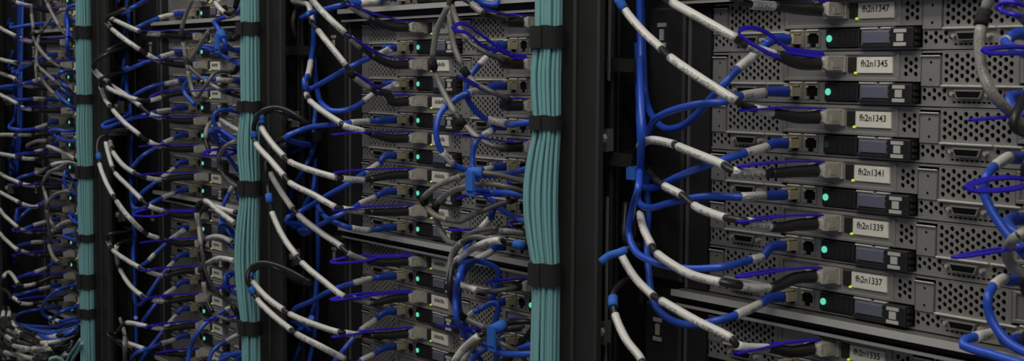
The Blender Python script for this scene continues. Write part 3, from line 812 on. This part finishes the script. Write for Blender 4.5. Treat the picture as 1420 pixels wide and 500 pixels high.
# ---- third rack, left column
ib(2, 0, -1, '', tab=None)
ib(2, 0, 0, '[ 225,48 203,46 ] [ 193,43 172,34 155,26 ] 150,23:85 152,14:60 170,0:25')
ib(2, 0, 1, '[ 222,85 204,75 ] [ 194,69 175,56 156,41 ] [ 153,37 148,31 ] 149,24:80 160,8:50 172,-10:25')
ib(2, 0, 2, '[ 230,133 208,139 ] [ 191,138 170,131 149,121 ] [ 144,113 136,105 130,95 ] 133,85:95 150,70:60 168,50:30', tabpath='235,125 220,128 207,135', wide=0.004)
ib(2, 0, 3, '[ 229,165 208,158 ] [ 195,147 175,132 154,118 ] [ 150,113 131,97 ] 130,88:95 148,75:60 168,60:30', dmax=0.115)
ib(2, 0, 4, '[ 226,204 206,196 ] [ 194,187 175,172 157,153 ] [ 152,146 145,136 140,120 ] 141,108:90 155,95:55')
ib(2, 0, 5, '[ 225,249 203,246 ] [ 186,239 170,228 157,211 ] [ 155,204 153,196 ] 155,185:80 166,170:45 172,150:25')
ib(2, 0, 6, '[ 228,293 206,285 ] [ 196,276 178,258 160,240 ] [ 156,232 151,216 147,197 ] 148,186:95 160,172:55', wide=0.007, roll=0.6, tab=0.115)
ib(2, 0, 7, '[ 220,330 205,325 ] [ 197,319 178,300 162,279 ] [ 157,271 146,250 138,227 ] 137,217:112 t 135,203:108 140,190:95 158,180:50', dmax=0.115)
ib(2, 0, 8, '[ 226,382 204,375 ] [ 193,370 172,358 157,347 ] [ 153,341 150,334 ] 150,325:85 162,310:50')
ib(2, 0, 9, '[ 232,418 211,415 ] [ 197,409 180,395 167,374 ] [ 164,367 162,340 ] 165,325:65 172,300:35')
ib(2, 0, 10, '[ 229,456 210,453 ] [ 204,452 176,447 ] 166,455 160,462 148,463:70 145,470:40')
ib(2, 0, 11, '240,490 215,488 [ 200,483 172,474 ] 163,473 158,480 158,495:50', tab=0.09)
eth(2, 0, -1, '[ 241,20 220,25 ] 205,31 190,38 180,38:55 178,20:30 178,-15', dend=0.02)
eth(2, 0, 0, '[ 243,73 222,79 ] 205,85 188,92 174,98 171,92 174,78:40 176,40', dend=0.02)
eth(2, 0, 1, '[ 248,112 229,116 ] 212,119 195,127 183,134 176,126 176,108:45 177,70', dend=0.02)
eth(2, 0, 2, '[ 237,152 217,155 ] 197,160 165,171 146,177 143,172 155,150 168,125:60 175,95:35', dend=0.03)
eth(2, 0, 3, '[ 240,192 227,198 ] 212,207 196,217 187,228 183,245:40 182,280', dend=0.02)
eth(2, 0, 4, '[ 242,233 225,246 ] 212,255 196,268 186,280:55 183,250:30 182,200', dend=0.02)
eth(2, 0, 5, '[ 242,267 225,274 ] 214,279 200,288 188,289 183,278:50 182,250', dend=0.02)
eth(2, 0, 6, '[ 255,318 235,333 ] 224,343 [ 214,352 206,361 ] 194,369 186,365 185,345 187,325:45 186,290', dend=0.02)
eth(2, 0, 7, '[ 241,363 231,373 ] 220,386 207,406 197,420 188,420 186,405:50 188,380', dend=0.02)
eth(2, 0, 8, '[ 244,398 228,409 ] 215,422 203,438 194,452:60 188,440', dend=0.02)
eth(2, 0, 9, '[ 245,436 229,454 ] 220,466 206,484 195,500', dend=0.04)
eth(2, 0, 10, '[ 243,470 223,476 ] 210,482 196,486 184,494 175,510', dend=0.05)
eth(2, 0, 11, '250,510 230,515', dend=0.06)
loose(2, '206,-2:50 185,10:60 166,20:62 159,18:60 157,6:50 158,-12', 'blue cable bent back at the head of the third rack channel')
loose(2, '183,170:25 182,230 185,300 186,360 188,430 189,490', 'blue cable running down the third rack cable channel', dmax=0.03)
loose(2, '177,-10:22 173,60 178,110 182,170', 'blue cable running up the third rack cable channel', dmax=0.03)
loose(2, '166,440:75 ( 171,455 173,480 174,505 )', 'pale sleeved cable dropping at the foot of the third rack', 'cable_grey', 0.0028, 'data_cable', dend=0.07)
loose(2, '172,460:80 ( 179,478 187,503 )', 'second pale sleeved cable dropping at the foot of the third rack', 'cable_grey', 0.0028, 'data_cable', dend=0.08)

# ---- third rack, right column
ib(2, 1, -1, '325,15:45 [ 312,18 299,4 ] 294,-8', dmax=0.08, dend=0.07, tab=0.05)
ib(2, 1, 0, '322,55:50 300,40:80 ( 291,42 275,66 262,86 ) 260,92 b ( 258,82 254,58 ) 253,49 b ( 252,42 258,20 268,-3 ) 275,-15', dmax=0.1, dend=0.1, tab=None, **G)
ib(2, 1, 1, '325,100:45 300,100:75 285,118:90 ( 272,135 264,115 261,98 ) 259,90', dmax=0.095, dend=0.1, tab=0.06, **G)
ib(2, 1, 2, '318,128:55 ( 305,124 285,112 ) 272,102 262,92', dmax=0.085, dend=0.1, tab=0.12, **G)
ib(2, 1, 3, '335,188:40 [ 332,182:50 318,174 303,165 ] 298,164 b ( 292,170 287,178 285,192 ) 290,210', dmax=0.09, dend=0.08, tab=None)
ib(2, 1, 4, '335,200:45 ( 326,196 310,206 303,222 ) 306,236 315,248 328,258:70 345,262:50', dmax=0.09, dend=0.06, tab=0.1, roll=0.7, wide=0.005, **G)
ib(2, 1, 5, '330,250:45 310,236:80 303,220 306,206 325,198:75 345,200:50', dmax=0.095, dend=0.05, tab=None)
ib(2, 1, 6, '328,312:50 [ 325,309 305,294 284,278 ] 276,284 b ( 273,295 277,315 281,335 ) 279,362', dmax=0.1, dend=0.1, tab=0.05)
ib(2, 1, 7, '326,338:50 [ 322,335 305,328 287,331 ] 280,338 b ( 281,350 279,365 ) 283,385', dmax=0.09, dend=0.1, tab=None)
ib(2, 1, 8, '330,362:50 [ 325,361 303,358 283,368 ] 279,372 b ( 282,390 288,418 ) 295,432', dmax=0.09, dend=0.1, tab=0.09)
ib(2, 1, 9, '320,420:60 300,405:85 285,375:95 ( 279,340 276,315 ) 275,295', dmax=0.1, dend=0.1, tab=0.1, **G)
ib(2, 1, 10, '335,448:45 312,442:75 ( 292,430 285,405 281,375 ) 280,360', dmax=0.1, dend=0.1, tab=None, **G)
loose(2, '330,295:60 [ 325,294 310,290 295,285 ] 284,288:80 b 275,300:70', 'short white-sleeved cable lying across the lower shelf of the third rack', 'cable_black', 0.0029, 'data_cable', dend=0.07)
eth(2, 1, -1, '( 325,20 312,24 ) 300,28 303,40 308,50:85 T 312,60 325,70:60', dend=0.05)
eth(2, 1, 0, '305,66 285,64 278,66 292,69 310,78 335,90:60', dend=0.05)
eth(2, 1, 1, '[ 322,112 299,110 ] 280,108 262,110 255,125 270,145', dend=0.08)
eth(2, 1, 2, '315,152 302,154 295,162 300,176 312,188 335,197:60', dend=0.05)
eth(2, 1, 3, '310,185 298,180 302,190 318,200 340,206:55', dend=0.05)
eth(2, 1, 4, '315,215 300,195 292,182 305,180 335,200:60', dend=0.05)
eth(2, 1, 5, '[ 325,257 318,267 ] 313,276 308,290 308,305 316,320 335,332:60', dend=0.05)
eth(2, 1, 6, '318,316 306,310 308,325 320,340 340,350:55', dend=0.05)
eth(2, 1, 7, '330,378 318,382 314,390 322,402 342,412:70', dend=0.05)
eth(2, 1, 8, '330,384 316,378 312,392 322,404 345,413:65', dend=0.05)
eth(2, 1, 9, '[ 326,426 312,430 ] 300,438 285,448 272,464 264,482 260,505', dmax=0.1, dend=0.1)
eth(2, 1, 10, '[ 334,464 314,473 ] 304,478 294,488 289,505', dmax=0.09, dend=0.09)
eth(2, 1, 11, '325,490 305,495 315,510', dend=0.08)
loose(2, '345,487:70 325,490 305,500', 'blue cable at the foot of the third rack beside its aqua bundle', dend=0.08)

# ---- fourth rack, left column
L4 = {-1: '[ 44,9 22,3 ] 10,-3', 0: '[ 45,58 27,53 ] [ 22,50 10,44 0,38 ] -10,30', 1: '( 45,88 27,87 ) [ 24,87 0,82 ] -12,78',
      2: '( 48,121 31,117 ) [ 22,110 0,101 ] -12,95', 3: '[ 43,152 28,148 ] [ 24,144 0,131 ] -12,122', 4: '( 43,187 24,187 ) [ 20,187 0,187 ] -12,188',
      5: '[ 48,220 30,219 ] [ 22,217 0,213 ] -12,210', 6: '[ 50,258 31,255 ] [ 27,253 12,247 0,240 ] -12,233', 7: '[ 62,283 48,287 30,282 ] [ 26,280 0,266 ] -12,258',
      8: '( 44,323 28,317 ) [ 25,315 10,302 0,290 ] -10,275', 9: '( 47,353 29,347 ) [ 25,346 10,334 0,323 ] -10,310', 10: '[ 49,393 33,396 ] 27,394 [ 25,393 18,382 11,377 5,384 ] 3,395',
      11: '[ 45,421 29,420 ] [ 28,419 18,412 ] 8,402 -8,398'}
for row, s in L4.items(): ib(3, 0, row, s, dend=0.07)
E4 = {-1: '50,33 20,38 5,32 -10,28', 0: '60,78 40,90 20,100 8,92:40 18,70', 1: '[ 60,108 45,113 ] 25,117 0,122 -12,124', 2: '[ 62,137 46,137 ] 30,138 22,130:40 25,100', 3: '[ 65,172 49,178 ] 35,180 16,178 20,160:40 24,130',
      4: '[ 60,206 48,211 ] 30,213 14,218 5,235 -5,245', 5: '[ 64,234 48,240 ] 30,245 0,257 -12,260', 6: '55,283 40,290 25,305 15,318:50 22,300', 7: '[ 64,307 46,312 ] 30,318 18,318:50 24,290',
      8: '[ 60,335 43,336 ] 25,341 0,350 -12,354', 9: '[ 64,371 48,377 ] 25,385 0,392 -12,396', 10: '[ 70,397 54,401 ] 35,406 14,412 4,405 5,395', 11: '60,428 45,430 25,436 15,445'}
for row, s in E4.items(): eth(3, 0, row, s, dend=0.03)
for i, (x, dz) in enumerate(((21, 12), (24, 16), (27, 20), (30, 14))):
    loose(3, '%d,-10:%d %d,80 %d,180:%d %d,240:%d' % (x + 2, dz, x, x - 3, dz, x - 8, dz + 10), 'blue cable of the bundle running up the fourth rack channel', dend=0.02)
loose(3, '20,190:40 16,205 8,225 0,238 -10,250', 'blue cable slanting out of the fourth rack channel', dend=0.05)

# ---- fourth rack, right column
ib(3, 1, -1, '108,12:45 90,14:70 ( 75,22 62,38 ) 56,47 b ( 53,54 51,75 50,100 ) 52,115', dmax=0.1, dend=0.1, tab=None, **G)
ib(3, 1, 0, '105,60:45 90,48:75 ( 82,36 72,18 66,6 ) 60,-5', dmax=0.09, dend=0.09, tab=0.08, **G)
ib(3, 1, 1, '105,100:45 82,92 ( 70,84 58,72 50,60 ) 45,48 b ( 46,40 44,20 ) 44,5', dmax=0.1, dend=0.1, tab=0.1, **G)
ib(3, 1, 2, '105,130:45 88,120 ( 76,112 60,98 53,92 ) 50,80', dmax=0.095, dend=0.1, tab=None, **G)
ib(3, 1, 3, '102,150:45 85,140 ( 75,130 60,112 55,100 ) 51,90', dmax=0.095, dend=0.1, tab=0.08, **G)
ib(3, 1, 4, '108,225:45 [ 103,220:55 80,208 66,203 ] 45,205 ( 38,203 50,196 65,195 ) 75,193', dmax=0.09, dend=0.08, tab=0.1)
ib(3, 1, 5, '110,228:40 [ 105,228:50 88,225 71,229 ] 60,240', dmax=0.085, dend=0.09, tab=None)
ib(3, 1, 6, '100,226:60 ( 82,232 66,242 60,252 ) 59,256 b ( 62,266 66,280 ) 68,290', dmax=0.1, dend=0.1, tab=None, **G)
ib(3, 1, 7, '103,258:50 ( 95,264 76,270 66,282 ) 64,286 b ( 66,296 73,312 ) 78,320', dmax=0.1, dend=0.1, tab=0.06, **G)
ib(3, 1, 8, '110,304:45 [ 105,305:52 86,310 70,323 ] 67,326 b ( 68,340 74,356 81,363 ) 90,370', dmax=0.1, dend=0.09, tab=None)
ib(3, 1, 9, '105,345:45 85,340 ( 72,330 67,310 65,290 ) 64,280', dmax=0.095, dend=0.1, tab=0.06, **G)
eth(3, 1, -1, '98,28 92,18 91,34 97,46 112,58:60', dend=0.05)
eth(3, 1, 0, '100,82 93,60 94,36 92,20 95,10 108,6:60', dend=0.05)
eth(3, 1, 1, '105,100 85,100 81,107 92,120 104,132 120,145:60', dend=0.05)
eth(3, 1, 2, '100,136 82,124 82,132 95,144 116,160:60', dend=0.05)
eth(3, 1, 3, '95,182 80,180 70,183 78,190 92,195 110,195:60', dend=0.05)
eth(3, 1, 6, '100,250 90,238 90,255 98,264 115,272:60', dend=0.05)
eth(3, 1, 7, '105,300 95,292 98,302 115,312:60', dend=0.05)
eth(3, 1, 8, '105,322 85,327 95,330 120,338:60', dend=0.05)
eth(3, 1, 9, '100,396:60 80,402 66,414 58,428 61,437 [ 68,440 83,445 ] 95,443 115,438:60', dmax=0.1, dend=0.05)
eth(3, 1, 10, '104,425:60 85,432 75,440 [ 70,446 80,453 ] 95,452 110,445:55', dmax=0.09, dend=0.05)
# coiled slack at the foot of the fourth rack
SLACK = ['-6,440:100 [ 6,453 16,460 26,464 ] [ 29,463 38,464 47,464 ] 70,462 95,455:80', '-4,450:105 4,462 [ 13,473 35,470 60,468 ] 80,470 100,462:85',
         '0,470:110 8,482 [ 17,484 30,482 42,480 ] [ 45,480 62,479 82,476 ] 95,470 105,455:80', '2,436:95 [ 12,444 20,449 ] 35,456 [ 48,462 75,460 ] 100,450:80',
         '-2,458:108 [ 10,466 28,470 50,475 ] 66,476 [ 75,474 96,466 ] 106,450:80', '2,445:100 [ 8,452 22,458 ] 40,468 [ 46,471 64,473 ] 90,468:85',
         '14,492:104 30,486 [ 40,484 55,484 70,483 ] 86,478 104,466:80', '30,510:100 [ 40,500 37,489 ] 42,478 60,472:90', '50,512:105 [ 57,500 53,484 ] 58,474 80,468:90',
         '0,512:100 [ 4,500 12,487 ] 20,478 40,474:90', '66,510:105 [ 70,500 80,488 92,480 ] 101,478 107,466:80', '78,512:110 [ 82,500 92,489 100,481 ] 106,470 110,455:80',
         '6,425:90 [ 5,432 4,440 ] 8,450 25,458 50,466:95', '12,424:88 [ 13,432 12,440 ] 18,450 40,456 70,458:90']
def nudge(q, dx, dy, dd):
    return ' '.join(t if ',' not in t else '%g,%g%s' % (float(t.split(':')[0].split(',')[0]) + dx, float(t.split(':')[0].split(',')[1]) + dy, ':%g' % (float(t.split(':')[1]) + dd) if ':' in t else '') for t in q.split())
for q in SLACK + [nudge(q, 4, 5, 9) for q in SLACK[:7]] + [nudge(q, 9, 13, 4) for q in SLACK[:6]] + [nudge(q, -3, 22, 10) for q in SLACK[1:6]]:
    loose(3, q, 'white-sleeved cable of the slack coil heaped at the foot of the fourth rack', 'cable_black', 0.0034, 'data_cable', group='coiled slack cables', dend=0.08)
for q in ('30,450:100 45,456 75,460 104,454:85', '40,455:108 70,462 95,462 108,452:80', '55,464:112 75,471 98,466 110,458:80', '20,448:95 45,452 75,452 106,444:75', '68,470:115 85,470 104,462:85'):
    loose(3, q, 'blue cable tucked into the slack coil at the foot of the fourth rack', group='blue cables in the slack coil', dend=0.08)
for q in ('112,470:112 107,478 98,490 90,505', '66,500:112 76,494 86,498 92,510', '114,475:116 108,486 100,500 98,512'):
    tag(loose(3, q, 'aqua fibre cable end curling under the slack coil of the fourth rack', 'aqua', 0.0028, 'fibre_cable', group='aqua fibre ends at the slack coil', dend=0.11), cat='cable')

# ------------------------------------------------------------------ black trunk cables in each channel, with straps
def channel_bundle(k):
    X = -RACK * k
    for i, (dx, dy) in enumerate(((-0.262, -0.022), (-0.254, -0.028), (-0.246, -0.024), (-0.239, -0.030), (-0.262, -0.012), (-0.249, -0.014))):
        pts = [Vector((X + dx + 0.0015 * math.sin(3 * z + i), dy, z)) for z in [0.30 - 0.12 * j for j in range(9)]]
        path = Path(pts, 0.03)
        o = link('power_cable', tube_mesh('power_cable', path.sample(0, path.L), 0.0042, 'cable_black', 8, None, pts[-1]), None, None, pts[-1])
        tag(o, 'black cable of the bundle running up the %s rack channel' % ORD[k], 'cable', 'black channel cables, %s rack' % ORD[k])
def ring_strap(name, cx, cy, ax, ay, z, h, m, label, group, t=0.0015, lean=0.0):
    V, Fc = [], []; n = 24
    for r_ in (0, t):
        for zz in (-h / 2, h / 2):
            for i in range(n):
                a = 2 * math.pi * i / n
                V.append(((ax + r_) * math.cos(a), (ay + r_) * math.sin(a), zz + lean * math.cos(a) + 0.0006 * math.sin(5 * a)))
    for i in range(n):
        j = (i + 1) % n
        Fc += [(2 * n + i, 2 * n + j, 3 * n + j, 3 * n + i), (j, i, n + i, n + j), (n + i, n + j, 2 * n + n + j, 3 * n + i) if False else (n + j, n + i, 3 * n + i, 3 * n + j), (i, j, 2 * n + j, 2 * n + i)]
    # overlapping free end
    base = len(V)
    for i in range(7):
        a = -math.pi * 0.62 + i * 0.14; e = t + 0.0004 + 0.0012 * (1 - i / 6) ** 2
        for zz in (-h / 2 * 0.96, h / 2 * 0.96):
            for q in (0, 0.0012): V.append(((ax + e + q) * math.cos(a), (ay + e + q) * math.sin(a), zz + lean * math.cos(a)))
    for i in range(6):
        b = base + i * 4
        Fc += [(b + 1, b + 5, b + 7, b + 3), (b, b + 2, b + 6, b + 4), (b + 2, b + 3, b + 7, b + 6), (b, b + 4, b + 5, b + 1)]
    Fc += [(base, base + 1, base + 3, base + 2), (base + 24, base + 26, base + 27, base + 25)]
    me = bpy.data.meshes.new(name); me.from_pydata(V, [], Fc); me.materials.append(MATS[m]); me.update()
    o = link(name, me, None, None, (cx, cy, z)); tag(o, label, 'strap', group)
    return o
def z_at(px, py, d): return at_depth(px, py, d).z
CH = {0: ((880, 90), (880, 222)), 1: ((430, 70), (425, 188)), 2: ((175, 60), (170, 300))}
for k in range(3):
    channel_bundle(k)
    for i, (px, py) in enumerate(CH[k]):
        ring_strap('cable_strap', -RACK * k - 0.243, -0.024, 0.033, 0.020, z_at(px, py, 0.03), 0.012, 'strap_black', 'black strap around the %s rack channel bundle, %s' % (ORD[k], ('upper', 'lower')[i]), 'black straps on the channel bundles')
p = at_depth(887, 240, 0.035)
ring_strap('cable_strap', p.x, p.y, 0.0095, 0.008, p.z, 0.011, 'tie_blue', 'blue hook-and-loop strap around blue cables in the first rack channel', 'blue straps')

# ------------------------------------------------------------------ aqua fibre bundles on the posts
AQ = {0: dict(cx=-0.2405, straps=((750, 52, 0.020), (750, 169, 0.013), (750, 377, 0.021)), k=0, refpx=755),
      1: dict(cx=-0.2405, straps=((345, 40, 0.016), (345, 147, 0.013), (342, 259, 0.019), (350, 453, 0.018)), k=1, refpx=345),
      2: dict(cx=-0.2405, straps=((119, 45, 0.020), (120, 137, 0.014), (120, 238, 0.020), (121, 329, 0.012), (122, 389, 0.024), (122, 433, 0.016)), k=2, refpx=120)}
BULGE = {0: (-0.2, 0.4, 1.0, 0.25), 1: (0.0, 0.1, 0.6, 1.0, 0.0), 2: (0.1, 0.1, 0.3, 0.1, 0.1, 0.2, 0.2)}
for k, A in AQ.items():
    X = -RACK * k + A['cx']; Y = -0.1015
    zs = [(z_at(px, py, 0.10), h) for px, py, h in A['straps']]
    ztop, zbot = zs[0][0] + 0.45, zs[-1][0] - 0.45
    knots = [ztop] + [z for z, h in zs] + [zbot]
    bul = BULGE[k]
    rnd = random.Random(40 + k)
    slots = []
    for ring_n, rad in ((1, 0.0), (6, 0.36), (12, 0.70), (17, 1.0)):
        for i in range(ring_n):
            a = 2 * math.pi * (i + 0.5 * (ring_n % 2)) / ring_n
            slots.append((rad * math.cos(a), rad * math.sin(a)))
    def env(z):
        """how far the bundle spreads at height z: 0 at straps, bulge value between"""
        for i in range(len(knots) - 1):
            if knots[i] >= z >= knots[i + 1]:
                t = (knots[i] - z) / (knots[i] - knots[i + 1])
                s = math.sin(math.pi * t) ** 1.2
                if i == 0: s = 0.0
                if i == len(knots) - 2: s = math.sin(math.pi * min(t, 0.5)) 
                return s * bul[min(i, len(bul) - 1)]
        return 0.0
    for i, (sx, sy) in enumerate(slots):
        ph = rnd.uniform(0, 6.28); am = rnd.uniform(0.0003, 0.0011)
        pts = []
        n = 44
        for j in range(n + 1):
            z = ztop + (zbot - ztop) * j / n
            e = env(z)
            wx = 0.0120 + 0.0050 * e; wy = 0.0095 + 0.0030 * e
            pts.append(Vector((X - 0.0065 * e + sx * wx + am * math.sin(9 * z + ph), Y - 0.002 * e + sy * wy + am * math.cos(11 * z + ph), z)))
        path = Path(pts, 0.012)
        o = link('fibre_cable', tube_mesh('fibre_cable', path.sample(0, path.L), 0.00185, 'aqua', 8, None, pts[-1]), None, None, pts[-1])
        tag(o, 'aqua fibre cable in the bundle strapped to the post beside the %s rack' % ORD[k], 'cable', 'aqua fibre cables, %s rack post' % ORD[k])
    for i, (z, h) in enumerate(zs):
        ring_strap('cable_strap', X, Y, 0.0148, 0.0122, z, h, 'strap_black', 'black strap around the aqua bundle beside the %s rack, %s from the top' % (ORD[k], ORD[i]), 'black straps on the aqua bundles')
